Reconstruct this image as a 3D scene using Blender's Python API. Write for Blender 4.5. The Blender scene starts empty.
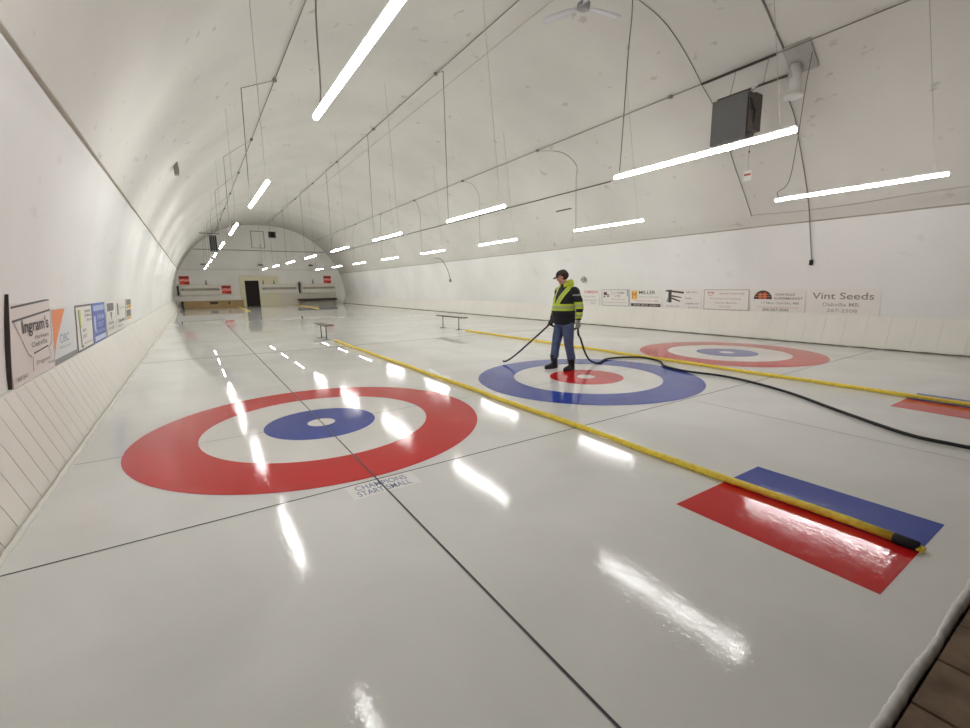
import bpy, bmesh, math, random
from mathutils import Vector, Matrix
random.seed(7)
S = bpy.context.scene
C = S.collection
PI = math.pi

# ------------------------------------------------------------------ camera
yaw, pitch, roll, FPX = 0.57532, -0.17568, -0.01545, 442.0
cy, sy, cp, sp, cr, sr = math.cos(yaw), math.sin(yaw), math.cos(pitch), math.sin(pitch), math.cos(roll), math.sin(roll)
fwd = Vector((sy*cp, cy*cp, sp)); rgt = Vector((cy, -sy, 0)); upv = rgt.cross(fwd)
r2 = cr*rgt + sr*upv; u2 = -sr*rgt + cr*upv
cam = bpy.data.objects.new('camera', bpy.data.cameras.new('camera')); C.objects.link(cam)
M = Matrix((r2, u2, -fwd)).transposed().to_4x4(); M.translation = Vector((-1.0973, -5.2369, 1.5509))
cam.matrix_world = M
cam.data.sensor_width = 36; cam.data.lens = FPX/970*36; cam.data.clip_start = 0.05; cam.data.clip_end = 200
S.camera = cam

# ------------------------------------------------------------------ world, light level, exposure
W = bpy.data.worlds.new('world'); S.world = W; W.use_nodes = True
W.node_tree.nodes['Background'].inputs[0].default_value = (0.6, 0.7, 0.8, 1)
W.node_tree.nodes['Background'].inputs[1].default_value = 0.02
TUBE = 62.0
S.view_settings.view_transform = 'Standard'; S.view_settings.look = 'None'
S.view_settings.gamma = 1; S.view_settings.use_curve_mapping = False
S.view_settings.exposure = 0.0
S.cycles.max_bounces = 10; S.cycles.diffuse_bounces = 8; S.cycles.glossy_bounces = 4
S.cycles.sample_clamp_indirect = 12.0
S.cycles.caustics_reflective = False; S.cycles.caustics_refractive = False
S.cycles.use_denoising = True

# ------------------------------------------------------------------ helpers
def lin(c):
    return tuple(((v/255)/12.92 if v/255 <= .04045 else ((v/255+.055)/1.055)**2.4) for v in c) + (1,)
MATS = {}
def mat(name, rgb, rough=.6, metal=0, noise=0.0, nscale=4.0, bump=0.0, bscale=30.0, emit=0, ior=None, dark=None):
    """procedural principled material; noise mixes the colour towards a slightly darker one"""
    if name in MATS: return MATS[name]
    m = bpy.data.materials.new(name); m.use_nodes = True; nt = m.node_tree; b = nt.nodes['Principled BSDF']
    col = lin(rgb); b.inputs['Roughness'].default_value = rough; b.inputs['Metallic'].default_value = metal
    if ior: b.inputs['IOR'].default_value = ior
    tc = nt.nodes.new('ShaderNodeTexCoord')
    n = nt.nodes.new('ShaderNodeTexNoise'); n.inputs['Scale'].default_value = nscale; n.inputs['Detail'].default_value = 5
    nt.links.new(tc.outputs['Object'], n.inputs['Vector'])
    mx = nt.nodes.new('ShaderNodeMix'); mx.data_type = 'RGBA'
    mx.inputs[6].default_value = col
    d = lin(dark) if dark else tuple(v*(1-noise) for v in col[:3])+(1,)
    mx.inputs[7].default_value = d
    rp = nt.nodes.new('ShaderNodeMapRange'); rp.inputs[1].default_value = .38; rp.inputs[2].default_value = .68
    nt.links.new(n.outputs[0], rp.inputs[0]); nt.links.new(rp.outputs[0], mx.inputs[0])
    nt.links.new(mx.outputs[2], b.inputs['Base Color'])
    if bump:
        n2 = nt.nodes.new('ShaderNodeTexNoise'); n2.inputs['Scale'].default_value = bscale; n2.inputs['Detail'].default_value = 4
        nt.links.new(tc.outputs['Object'], n2.inputs['Vector'])
        bp = nt.nodes.new('ShaderNodeBump'); bp.inputs['Strength'].default_value = bump; bp.inputs['Distance'].default_value = .01
        nt.links.new(n2.outputs[0], bp.inputs['Height']); nt.links.new(bp.outputs[0], b.inputs['Normal'])
    if emit:
        b.inputs['Emission Color'].default_value = (1, .99, .97, 1); b.inputs['Emission Strength'].default_value = emit
    MATS[name] = m; return m

def N(nt, kind, **kw):
    n = nt.nodes.new(kind)
    for k, v in kw.items(): setattr(n, k, v)
    return n
def math_node(nt, op, a, b=None, c=None):
    n = N(nt, 'ShaderNodeMath', operation=op)
    for i, v in enumerate((a, b, c)):
        if v is None: continue
        if isinstance(v, (int, float)): n.inputs[i].default_value = v
        else: nt.links.new(v, n.inputs[i])
    return n.outputs[0]

def ice_mat(name, rgb, dark, strength=1.0):
    """wet, freshly flooded ice: colour under a clear glossy skin with slight ripples"""
    m = bpy.data.materials.new(name); m.use_nodes = True; nt = m.node_tree; b = nt.nodes['Principled BSDF']
    geo = N(nt, 'ShaderNodeNewGeometry')
    def noise(scale, detail, lo, hi, a, c, dist=0):
        n = N(nt, 'ShaderNodeTexNoise'); n.inputs['Scale'].default_value = scale; n.inputs['Detail'].default_value = detail
        n.inputs['Distortion'].default_value = dist
        nt.links.new(geo.outputs['Position'], n.inputs['Vector'])
        r = N(nt, 'ShaderNodeMapRange')
        for i, v in enumerate((lo, hi, a, c)): r.inputs[1+i].default_value = v
        nt.links.new(n.outputs[0], r.inputs[0]); return r.outputs[0]
    mx = N(nt, 'ShaderNodeMix', data_type='RGBA'); mx.inputs[6].default_value = lin(rgb); mx.inputs[7].default_value = lin(dark)
    nt.links.new(noise(.9, 6, .35, .7, 0, 1, .6), mx.inputs[0]); nt.links.new(mx.outputs[2], b.inputs['Base Color'])
    b.inputs['IOR'].default_value = 1.33
    # flooded water lies mirror smooth beyond the hog line, nearer ice has frozen rippled
    sp = N(nt, 'ShaderNodeSeparateXYZ'); nt.links.new(geo.outputs['Position'], sp.inputs[0])
    wet = N(nt, 'ShaderNodeMapRange'); nt.links.new(sp.outputs[1], wet.inputs[0])
    for i, v in enumerate((2.2, 3.8, 1.0, .0)): wet.inputs[1+i].default_value = v
    ro = noise(11, 5, .42, .6, .015, .085, .6)
    nt.links.new(math_node(nt, 'MULTIPLY_ADD', ro, wet.outputs[0], .004), b.inputs['Roughness'])
    h1 = noise(7, 3, 0, 1, 0, 1, .5); h2 = noise(38, 3, 0, 1, 0, 1, .8)
    h = math_node(nt, 'ADD', math_node(nt, 'MULTIPLY', h1, .7), math_node(nt, 'MULTIPLY', h2, .55))
    bp = N(nt, 'ShaderNodeBump'); bp.inputs['Distance'].default_value = .004
    nt.links.new(math_node(nt, 'MULTIPLY_ADD', wet.outputs[0], .24*strength, .0), bp.inputs['Strength'])
    nt.links.new(h, bp.inputs['Height']); nt.links.new(bp.outputs[0], b.inputs['Normal'])
    MATS[name] = m; return m

class MB:
    def __init__(s): s.bm = bmesh.new()
    def hexa(s, v, mi=0):
        """eight corners: bottom four then top four, same winding"""
        vs = [s.bm.verts.new(p) for p in v]
        for f in ((3,2,1,0),(4,5,6,7),(0,1,5,4),(1,2,6,5),(2,3,7,6),(3,0,4,7)):
            fc = s.bm.faces.new([vs[i] for i in f]); fc.material_index = mi
        return s
    def box(s, lo, hi, mi=0):
        x0,y0,z0 = lo; x1,y1,z1 = hi
        return s.hexa([(x0,y0,z0),(x1,y0,z0),(x1,y1,z0),(x0,y1,z0),(x0,y0,z1),(x1,y0,z1),(x1,y1,z1),(x0,y1,z1)], mi)
    def ring_loft(s, rings, mi=0, close=True):
        """rings: lists of points"""
        rv = [[s.bm.verts.new(p) for p in r] for r in rings]; n = len(rv[0])
        for a, b in zip(rv, rv[1:]):
            for i in range(n):
                j = (i+1) % n
                f = s.bm.faces.new((a[i], a[j], b[j], b[i])); f.material_index = mi; f.smooth = True
        if close:
            f = s.bm.faces.new(list(reversed(rv[0]))); f.material_index = mi
            f = s.bm.faces.new(rv[-1]); f.material_index = mi
        return s
    def tube(s, pts, r, n=10, mi=0, squash=None):
        pts = [Vector(p) for p in pts]; rs = r if isinstance(r, (list, tuple)) else [r]*len(pts)
        rings = []; u = None
        for i, p in enumerate(pts):
            t = (pts[min(i+1, len(pts)-1)] - pts[max(i-1, 0)]).normalized()
            if u is None: u = t.orthogonal().normalized()
            u = (u - t*u.dot(t)).normalized(); w = t.cross(u)
            rings.append([p + (u*math.cos(2*PI*k/n) + w*math.sin(2*PI*k/n))*rs[i] for k in range(n)])
        return s.ring_loft(rings, mi)
    def ell(s, c, rad, rot=None, mi=0, seg=16, rg=10):
        m = Matrix.Translation(Vector(c)) @ (rot.to_4x4() if rot else Matrix.Identity(4)) @ Matrix.Diagonal((*rad, 1))
        g = bmesh.ops.create_uvsphere(s.bm, u_segments=seg, v_segments=rg, radius=1, matrix=m)
        for v in g['verts']:
            for f in v.link_faces: f.material_index = mi; f.smooth = True
        return s
    def poly(s, pts, mi=0):
        f = s.bm.faces.new([s.bm.verts.new(p) for p in pts]); f.material_index = mi; return s
    def build(s, name, mats, parent=None, bevel=0, smooth=False):
        bmesh.ops.recalc_face_normals(s.bm, faces=s.bm.faces)
        me = bpy.data.meshes.new(name); s.bm.to_mesh(me); s.bm.free()
        for m in (mats if isinstance(mats, (list, tuple)) else [mats]): me.materials.append(m)
        if smooth:
            for p in me.polygons: p.use_smooth = True
        o = bpy.data.objects.new(name, me); C.objects.link(o)
        if parent: o.parent = parent; o.matrix_parent_inverse = Matrix.Identity(4); 
        if bevel:
            b = o.modifiers.new('bevel', 'BEVEL'); b.width = bevel; b.segments = 2; b.limit_method = 'ANGLE'
        return o
def tag(o, label=None, cat=None, group=None, kind=None):
    if label: o['label'] = label
    if cat: o['category'] = cat
    if group: o['group'] = group
    if kind: o['kind'] = kind
    return o
def thing(name, label, cat, loc=(0,0,0), rz=0, group=None):
    o = bpy.data.objects.new(name, None); C.objects.link(o); o.empty_display_size = .1
    o.location = loc; o.rotation_euler = (0, 0, rz); return tag(o, label, cat, group)
def bake(o):
    """apply modifiers without operators"""
    dg = bpy.context.evaluated_depsgraph_get()
    me = bpy.data.meshes.new_from_object(o.evaluated_get(dg)); o.modifiers.clear(); o.data = me; return o
def remesh(o, voxel, smooth=2, factor=.5):
    r = o.modifiers.new('r', 'REMESH'); r.mode = 'VOXEL'; r.voxel_size = voxel; r.use_smooth_shade = True
    sm = o.modifiers.new('s', 'SMOOTH'); sm.iterations = smooth; sm.factor = factor
    mats = list(o.data.materials); bake(o)
    o.data.materials.clear()
    for m in mats: o.data.materials.append(m)
    for p in o.data.polygons: p.use_smooth = True
    return o
def spline(pts, k=8):
    pts = [Vector(p) for p in pts]; P = [pts[0]*2-pts[1]] + pts + [pts[-1]*2-pts[-2]]; out = []
    for i in range(1, len(P)-2):
        for j in range(k):
            t = j/k; a, b, c, d = P[i-1:i+3]
            out.append(.5*((2*b)+(-a+c)*t+(2*a-5*b+4*c-d)*t*t+(-a+3*b-3*c+d)*t**3))
    return out + [pts[-1]]

# ------------------------------------------------------------------ materials
ICE = ice_mat('ice', (226,226,223), (214,214,210))
RED = ice_mat('ice red paint', (203,30,34), (194,38,40)); BLUE = ice_mat('ice blue paint', (42,64,158), (54,76,166))
IWHITE = ice_mat('ice white paint', (232,230,226), (222,220,216))
LINE = ice_mat('ice line', (70,70,76), (96,96,100)); FAINT = ice_mat('ice faint line', (150,150,150), (175,175,172))
INK = ice_mat('ice lettering', (120,130,165), (135,142,170)); SHEET = ice_mat('ice banner', (236,234,232), (228,226,226))
def wall_mat(name, rgb, spots):
    m = bpy.data.materials.new(name); m.use_nodes = True; nt = m.node_tree; b = nt.nodes['Principled BSDF']
    b.inputs['Roughness'].default_value = .75; geo = N(nt, 'ShaderNodeNewGeometry')
    n = N(nt, 'ShaderNodeTexNoise'); n.inputs['Scale'].default_value = .45; n.inputs['Detail'].default_value = 6
    nt.links.new(geo.outputs['Position'], n.inputs['Vector'])
    r = N(nt, 'ShaderNodeMapRange'); r.inputs[1].default_value = .4; r.inputs[2].default_value = .7
    nt.links.new(n.outputs[0], r.inputs[0])
    mx = N(nt, 'ShaderNodeMix', data_type='RGBA'); mx.inputs[6].default_value = lin(rgb)
    mx.inputs[7].default_value = lin(tuple(v*.955 for v in rgb)); nt.links.new(r.outputs[0], mx.inputs[0])
    out = mx.outputs[2]
    # sparse small damp stains
    v = N(nt, 'ShaderNodeTexNoise'); v.inputs['Scale'].default_value = 3.2; v.inputs['Detail'].default_value = 2.5
    mp = N(nt, 'ShaderNodeMapping'); mp.inputs['Scale'].default_value = (1, .8, 1.3)
    nt.links.new(geo.outputs['Position'], mp.inputs[0]); nt.links.new(mp.outputs[0], v.inputs['Vector'])
    s2 = N(nt, 'ShaderNodeMapRange'); s2.inputs[1].default_value = .675; s2.inputs[2].default_value = .74
    s2.inputs[4].default_value = spots; nt.links.new(v.outputs[0], s2.inputs[0])
    m2 = N(nt, 'ShaderNodeMix', data_type='RGBA'); nt.links.new(s2.outputs[0], m2.inputs[0]); nt.links.new(out, m2.inputs[6])
    m2.inputs[7].default_value = lin((118,108,96)); nt.links.new(m2.outputs[2], b.inputs['Base Color'])
    nb = N(nt, 'ShaderNodeTexNoise'); nb.inputs['Scale'].default_value = 2.0; nb.inputs['Detail'].default_value = 5
    nt.links.new(geo.outputs['Position'], nb.inputs['Vector'])
    bp = N(nt, 'ShaderNodeBump'); bp.inputs['Strength'].default_value = .2; bp.inputs['Distance'].default_value = .03
    nt.links.new(nb.outputs[0], bp.inputs['Height']); nt.links.new(bp.outputs[0], b.inputs['Normal'])
    MATS[name] = m; return m
WALL = wall_mat('painted wall', (229,229,227), .1)
CEIL = wall_mat('painted ceiling', (205,203,197), .34)
GABLE = mat('gable paint', (240,239,236), .7, noise=.06, nscale=.6)
CREAM = mat('cream boards', (227,224,216), .55, noise=.05, nscale=1.5, bump=.1)
GROOVE = mat('board groove', (196,190,180), .8)
TRIMC = mat('seam trim', (172,164,150), .7, noise=.2, nscale=3)
RAIL = mat('dark rail', (62,54,48), .6, noise=.2)
STEEL = mat('galvanised', (176,174,168), .5, .3, noise=.15)
COND = mat('conduit grey', (142,138,131), .5, .1)
WIRE = mat('hanging wire', (172,168,160), .5, .1)
CORD = mat('cord grey', (124,120,113), .6)
WHITE = mat('white enamel', (232,231,228), .4)
TUBEM = mat('lit tube', (255,255,255), .4, emit=TUBE)
BLACK = mat('black rubber', (22,22,24), .7, noise=.3, nscale=30)
YEL = mat('yellow foam', (240,216,74), .55, nscale=30, dark=(222,194,56))
DECKM = mat('weathered plank', (128,106,84), .75, noise=.4, nscale=6, bump=.4, bscale=14, dark=(92,74,58))
SNOW = mat('frost', (224,223,220), .5, noise=.08, nscale=20, bump=.15, bscale=60)
DIRT = mat('dirty edge', (120,112,96), .8, noise=.4, nscale=12)
BROWN = mat('brown bench board', (104,94,84), .6, noise=.2)
LEGM = mat('bench leg metal', (98,96,92), .4, .5)
TAN = mat('tan plywood', (178,150,104), .6, noise=.12, nscale=3)
PANEL = mat('sign panel white', (228,224,220), .45)

# ------------------------------------------------------------------ the shell
CX, RX, RZ, NE = 4.73, 7.27, 7.3, 2.15
Y0, Y1 = -7.4, 41.0
def arch_x(z, side):
    return CX + side*RX*(1-(abs(z)/RZ)**NE)**(1/NE)
def arch_z(x):
    return RZ*(1-(abs(x-CX)/RX)**NE)**(1/NE)
def arch_pt(th):
    c, s = math.cos(th), math.sin(th)
    return (CX - RX*math.copysign(abs(c)**(2/NE), c), RZ*abs(s)**(2/NE))
def th_at(z, side):
    t = math.asin((z/RZ)**(NE/2)); return t if side < 0 else PI-t
def shell(name, th0, th1, n, m, nb=40):
    mb = MB(); T = .14
    prof = []
    for i in range(n+1):
        x, z = arch_pt(th0+(th1-th0)*i/n); d = Vector((x-CX, z*.95)).normalized()
        prof.append((x, z, x+d.x*T, z+d.y*T))
    ys = [Y0+(Y1-Y0)*j/nb for j in range(nb+1)]
    inn = [[mb.bm.verts.new((p[0], y, p[1])) for p in prof] for y in ys]
    out = [[mb.bm.verts.new((p[2], y, p[3])) for p in prof] for y in ys]
    for j in range(nb):
        for i in range(n):
            mb.bm.faces.new((inn[j][i], inn[j+1][i], inn[j+1][i+1], inn[j][i+1])).smooth = True
            mb.bm.faces.new((out[j][i], out[j][i+1], out[j+1][i+1], out[j+1][i])).smooth = True
        for i in (0, n):
            mb.poly([inn[j][i].co, inn[j+1][i].co, out[j+1][i].co, out[j][i].co])
    return tag(mb.build(name, m), kind='structure')
ZS = 3.12
tb = .72
shell('wall_left', th_at(tb, -1), th_at(ZS+.1, -1), 14, WALL)
shell('wall_right', th_at(tb, 1), th_at(ZS-.16, 1), 14, WALL)
shell('ceiling', th_at(ZS+.1, -1), th_at(ZS-.16, 1), 60, CEIL)

def gable(name, y, t, m):
    mb = MB(); pts = [(CX-RX-.2, -.2)] + [arch_pt(PI*i/60) for i in range(61)] + [(CX+RX+.2, -.2)]
    pts = [(CX+(x-CX)*1.015, z*1.015) for x, z in pts]
    a = [mb.bm.verts.new((x, y, z)) for x, z in pts]; b = [mb.bm.verts.new((x, y+t, z)) for x, z in pts]
    mb.bm.faces.new(a); mb.bm.faces.new(list(reversed(b)))
    for i in range(len(a)): j = (i+1) % len(a); mb.bm.faces.new((a[i], b[i], b[j], a[j]))
    return tag(mb.build(name, m), kind='structure')
gable('wall_back', Y1, .15, GABLE)
gable('wall_front', Y0-.15, .15, mat('near wall paint', (112,104,96), .7))

# seam strips where wall meets ceiling
def along(name, x, z, w, h, y0, y1, m, wav=0, n=60, lab=None, kind='structure', tilt=0):
    mb = MB(); rings = []
    for i in range(n+1):
        y = y0+(y1-y0)*i/n; dx = random.uniform(-wav, wav); dz = random.uniform(-wav, wav)
        c, s = math.cos(tilt), math.sin(tilt)
        rings.append([(x+dx+a*c-b*s, y, z+dz+a*s+b*c) for a, b in ((-w,-h),(w,-h),(w,h),(-w,h))])
    mb.ring_loft(rings); o = mb.build(name, m)
    for p in o.data.polygons: p.use_smooth = False
    return tag(o, kind=kind)
along('trim_1', arch_x(3.21, -1)+.0, 3.21, .014, .028, Y0, Y1-.01, TRIMC, .004, tilt=.25)
along('trim_2', arch_x(2.95, 1)-.0, 2.95, .016, .012, Y0, Y1-.01, TRIMC, .004, tilt=-.25)

# sloping skirting boards down to the ice
def skirting(name, xf, xt, y_split, pitch_a, pitch_b, sgn, gap=.005, gm=GROOVE):
    mb = MB(); y = -5.6
    def seg(a, b, g):
        nx = sgn*.03
        mb.hexa([(xf, a+g, -.08), (xf+nx, a+g, -.08), (xf+nx, b-g, -.08), (xf, b-g, -.08),
                 (xt, a+g, tb), (xt+nx, a+g, tb), (xt+nx, b-g, tb), (xt, b-g, tb)])
    while y < Y1:
        p = pitch_a if y < y_split else pitch_b
        b = min(y+p, Y1-.005); g = gap if y < y_split else .002
        seg(y, b, g); y += p
    nx = sgn*.03
    mb.hexa([(xf+nx, Y0, -.08), (xf+2.2*nx, Y0, -.08), (xf+2.2*nx, Y1-.005, -.08), (xf+nx, Y1-.005, -.08),
             (xt+nx, Y0, tb), (xt+2.2*nx, Y0, tb), (xt+2.2*nx, Y1-.005, tb), (xt+nx, Y1-.005, tb)], 1)
    # ledge closing the gap to the wall
    xw = arch_x(tb, sgn)
    lo, hi = sorted((xt, xw+sgn*.03))
    mb.box((lo, Y0, tb-.01), (hi, Y1-.005, tb+.012))
    return tag(mb.build(name, [CREAM, gm]), kind='structure')
skirting('baseboard_left', -2.2, -2.47, 3.2, .27, 2.44, -1)
skirting('baseboard_right', 11.66, 11.93, 60, .41, 2.44, 1, .0018, mat('pale groove', (212,208,200), .8))
# irregular kick strips at the foot of both skirtings
def kick(name, x, z, w, m, amp, y1=Y1-.01):
    mb = MB(); rings = []; y = -5.0; k = 0
    while y < y1:
        a = random.uniform(-amp, amp); b = random.uniform(0, amp)
        rings.append([(x-w, y, -.02), (x+w+a, y, -.02), (x+w*.3+a, y, z+b), (x-w, y, z+b)]); y += .12
    mb.ring_loft(rings); o = mb.build(name, m)
    return tag(o, kind='structure')
kick('trim_3', -2.2, .03, .012, CREAM, .008)
kick('trim_4', 11.66, .022, -.02, DIRT, .012)

# floor under everything, ice slab, timber walkway
tag(MB().box((CX-RX-.3, Y0-.2, -.3), (CX+RX+.3, Y1+.2, -.16)).build('floor', mat('concrete', (120,116,110), .8, noise=.2)), kind='structure')
ICE_END = -4.88
mb = MB(); x0, x1 = -2.24, 11.7; n = 220
top = []
edge = [(x0+(x1-x0)*i/n, ICE_END+random.uniform(-.003,.003)) for i in range(n+1)]
vt = [mb.bm.verts.new((x, y, 0)) for x, y in edge]; vb = [mb.bm.verts.new((x, y-.03, -.12)) for x, y in edge]
ft = [mb.bm.verts.new((x, Y1-.005, 0)) for x, y in edge]; fb = [mb.bm.verts.new((x, Y1-.005, -.12)) for x, y in edge]
for i in range(n):
    mb.bm.faces.new((vt[i], vt[i+1], ft[i+1], ft[i])); mb.bm.faces.new((vb[i], vt[i], vt[i+1], vb[i+1]) [::-1])
    mb.bm.faces.new((ft[i], ft[i+1], fb[i+1], fb[i])); mb.bm.faces.new((vb[i], vb[i+1], fb[i+1], fb[i]))
mb.bm.faces.new((vt[0], ft[0], fb[0], vb[0])); mb.bm.faces.new((vt[-1], vb[-1], fb[-1], ft[-1]))
tag(mb.build('floor_ice', ICE), kind='structure')
# frost crust along the near edge of the ice
mb = MB(); rings = []
for i in range(521):
    x = x0+.06+(x1-x0-.12)*i/520; y = ICE_END+.003*math.sin(i*.31)+random.uniform(-.003,.003); w = .014+.005*math.sin(i*.17)+random.uniform(-.003,.003)
    rings.append([(x, y-.022, -.115), (x, y-.02, -.015), (x, y-.010, .001), (x, y+w*.5, .002), (x, y+w, -.002)])
mb.ring_loft(rings); tag(mb.build('frost_edge', SNOW, smooth=True), 'rough white frost crust along the near end of the ice by the planks', 'frost')
mb = MB(); px = x0-.2
k = 0; joints = [-2.44+.345*i for i in range(42)]
for a in joints:
    if a+.345 > 12: break
    t = random.uniform(-.004,.004)
    mb.box((a+.006, Y0+.02, -.16), (a+.339, ICE_END-.032, -.024+t), 0)
tag(mb.build('plank_walkway', DECKM, bevel=.006), 'weathered brown plank walkway at the near end of the ice', 'walkway')

# ------------------------------------------------------------------ paint in the ice
ZP = .0012
def disc(name, cx, cy_, r0, r1, m, parent, z=ZP, n=128):
    mb = MB(); T = .0006
    if r0 <= 0:
        mb.ring_loft([[(cx+r1*math.cos(2*PI*k/n), cy_+r1*math.sin(2*PI*k/n), zz) for k in range(n)] for zz in (z-T, z)])
    else:
        R = []
        for r, zz in ((r0, z-T), (r1, z-T), (r1, z), (r0, z), (r0, z-T)):
            R.append([(cx+r*math.cos(2*PI*k/n), cy_+r*math.sin(2*PI*k/n), zz) for k in range(n)])
        mb.ring_loft(R, close=False)
    o = mb.build(name, m, parent)
    for p in o.data.polygons: p.use_smooth = False
    return o
SX = (0.0, 4.339, 8.727); FT = .3048
for i, x in enumerate(SX):
    lab = ('red and blue ringed curling house on the left sheet',
           'blue outer ringed curling house with red centre where the person stands',
           'red and blue curling house nearest the right wall')[i]
    h = thing('curling_house', lab, 'curling target', (x, 0, 0), group='curling houses painted in the ice')
    a, b = (BLUE, RED) if i == 1 else (RED, BLUE)
    disc('outer_ring', 0, 0, 4*FT, 6*FT, a, h, ZP+.0014); disc('white_ring', 0, 0, 2*FT, 4*FT, IWHITE, h)
    disc('inner_ring', 0, 0, .5*FT, 2*FT, b, h, ZP+.0014); disc('button', 0, 0, 0, .5*FT, IWHITE, h, ZP+.0014)
def strip(name, xa, ya, xb, yb, w, m, lab, z=ZP+.0008, cat='line marking', group=None):
    a, b = Vector((xa, ya)), Vector((xb, yb)); d = (b-a).normalized(); n = Vector((-d.y, d.x))*w/2
    p = [a+n, a-n, b-n, b+n]
    o = MB().hexa([(*q, z-.0006) for q in p]+[(*q, z) for q in p]).build(name, m)
    return tag(o, lab, cat, group)
strip('centre_line', 0, -4.8, 0, 36, .013, LINE, 'dark centre line down the left sheet', z=ZP+.0022, group='centre lines')
strip('centre_line', 4.339, -4.6, 4.339, -1.95, .009, FAINT, 'faint grey centre line down the middle sheet', group='centre lines')
strip('tee_line', -2.17, 0, 11.6, 0, .012, FAINT, 'thin grey tee line through the centres of the houses')
strip('back_line', -2.17, -1.9, 11.6, -1.82, .012, LINE, 'thin dark line touching the near edge of the houses')
strip('hog_line', -2.17, 6.72, 11.6, 6.72, .1, ice_mat('ice hog line', (176,176,174), (190,190,188)), 'wide grey line crossing the ice beyond the houses')
strip('hog_line', -2.17, 27.6, 11.6, 27.6, .1, MATS['ice hog line'], 'distant grey line crossing the ice near the far end')
def pad(x, w, lab, ya=-4.65, yb=-3.52):
    t = thing('hack_marking', lab, 'painted block', (x, ya, 0), group='red and blue blocks painted between the sheets')
    MB().box((-w, 0, ZP-.0006), (.06, yb-ya, ZP)).build('red_half', RED, t)
    MB().box((.06, 0, ZP-.0006), (w, yb-ya, ZP)).build('blue_half', BLUE, t)
pad(2.19, .575, 'red and blue rectangle painted under the end of the nearer yellow divider')
pad(6.56, .56, 'red and blue rectangle under the farther yellow divider')
o = MB().box((10.72, -4.6, ZP-.0006), (11.3, -3.5, ZP)).build('hack_marking', RED)
tag(o, 'red block in the ice at the right edge beside the wall', 'painted block')

# ------------------------------------------------------------------ lettering
_tc = {}
def text_pts(s, bold=0.0):
    """triangulated default-font outline, normalised to width 1 and its own height"""
    if (s, bold) in _tc: return _tc[(s, bold)]
    cu = bpy.data.curves.new('t', 'FONT'); cu.body = s; cu.size = 1; cu.offset = bold; cu.resolution_u = 3
    ob = bpy.data.objects.new('t', cu); C.objects.link(ob)
    dg = bpy.context.evaluated_depsgraph_get(); dg.update()
    me = bpy.data.meshes.new_from_object(ob.evaluated_get(dg))
    V = [(v.co.x, v.co.y) for v in me.vertices]; F = [tuple(p.vertices) for p in me.polygons]
    bpy.data.objects.remove(ob); bpy.data.meshes.remove(me); bpy.data.curves.remove(cu)
    xs = [v[0] for v in V]; ys = [v[1] for v in V]
    _tc[(s, bold)] = (V, F, min(xs), max(xs), min(ys), max(ys)); return _tc[(s, bold)]
def inkmat(rgb): return mat('ink %d %d %d' % rgb, rgb, .5)
def sign(name, lab, cat, o, U, V, w, h, els, panel=PANEL, group=None, thick=.015, frame=None):
    """o bottom-left corner, U reading direction, V up. els: (part, rgb, kind, ...)"""
    o, U, V = Vector(o), Vector(U), Vector(V); Nn = U.cross(V)
    t = thing(name, lab, cat, o, group=group)
    def q(u, v, k=0.0): return U*(u*w) + V*(v*h) + Nn*k
    MB().hexa([q(0,0), q(1,0), q(1,0,thick), q(0,0,thick), q(0,1), q(1,1), q(1,1,thick), q(0,1,thick)]).build('panel', panel, t)
    if frame:
        fw, rgb = frame; mb = MB()
        for (a, b, c, d) in ((0,0,1,fw/h),(0,1-fw/h,1,1),(0,0,fw/w,1),(1-fw/w,0,1,1)):
            mb.hexa([q(a,b,thick-.002), q(c,b,thick-.002), q(c,d,thick-.002), q(a,d,thick-.002), q(a,b,thick+.005), q(c,b,thick+.005), q(c,d,thick+.005), q(a,d,thick+.005)])
        mb.build('frame', inkmat(rgb), t)
    parts = {}
    for i, e in enumerate(els):
        part, rgb, kind = e[:3]; mb = parts.setdefault((part, rgb, i if (kind == 'text' or part == 'lettering') else -1), MB()); k = thick+.0015+.0006*i
        if kind == 'text':
            s, u, v, hh = e[3:7]; ww = e[7] if len(e) > 7 else None
            Vv, F, a, b, c, d = text_pts(s, .008); cap = d-c
            sc = hh*h/cap; sx = sc if ww is None else ww*w/(b-a)
            vs = [mb.bm.verts.new(U*(u*w+(x-a)*sx) + V*(v*h+(y-c)*sc) + Nn*k) for x, y in Vv]
            for f in F:
                try: mb.bm.faces.new([vs[j] for j in f])
                except ValueError: pass
        elif kind == 'rect':
            a, b, c, d = e[3:7]; mb.poly([q(a,b,k), q(c,b,k), q(c,d,k), q(a,d,k)])
        elif kind == 'poly': mb.poly([q(a, b, k) for a, b in e[3]])
        elif kind == 'line':
            pts, lw = e[3], e[4]
            for (a, b), (c, d) in zip(pts, pts[1:]):
                dv = Vector(((c-a)*w, (d-b)*h)); dv.normalize(); nx, ny = -dv.y*lw/2/w, dv.x*lw/2/h
                mb.poly([q(a+nx,b+ny,k), q(a-nx,b-ny,k), q(c-nx,d-ny,k), q(c+nx,d+ny,k)])
        elif kind == 'arc':
            cu, cv, r0, r1, a0, a1 = e[3:9]; n = 24   # radii in metres
            P = []
            for j in range(n+1):
                a = a0+(a1-a0)*j/n; P.append((cu+r1*math.cos(a)/w, cv+r1*math.sin(a)/h))
            if r0 > 0:
                Q = [(cu+r0*math.cos(a0+(a1-a0)*j/n)/w, cv+r0*math.sin(a0+(a1-a0)*j/n)/h) for j in range(n+1)]
                for j in range(n): mb.poly([q(*P[j],k), q(*P[j+1],k), q(*Q[j+1],k), q(*Q[j],k)])
            else: mb.poly([q(*p, k) for p in P])
    for (part, rgb, _), mb in parts.items():
        me = mb.build(part, inkmat(rgb), t)
    return t

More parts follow.
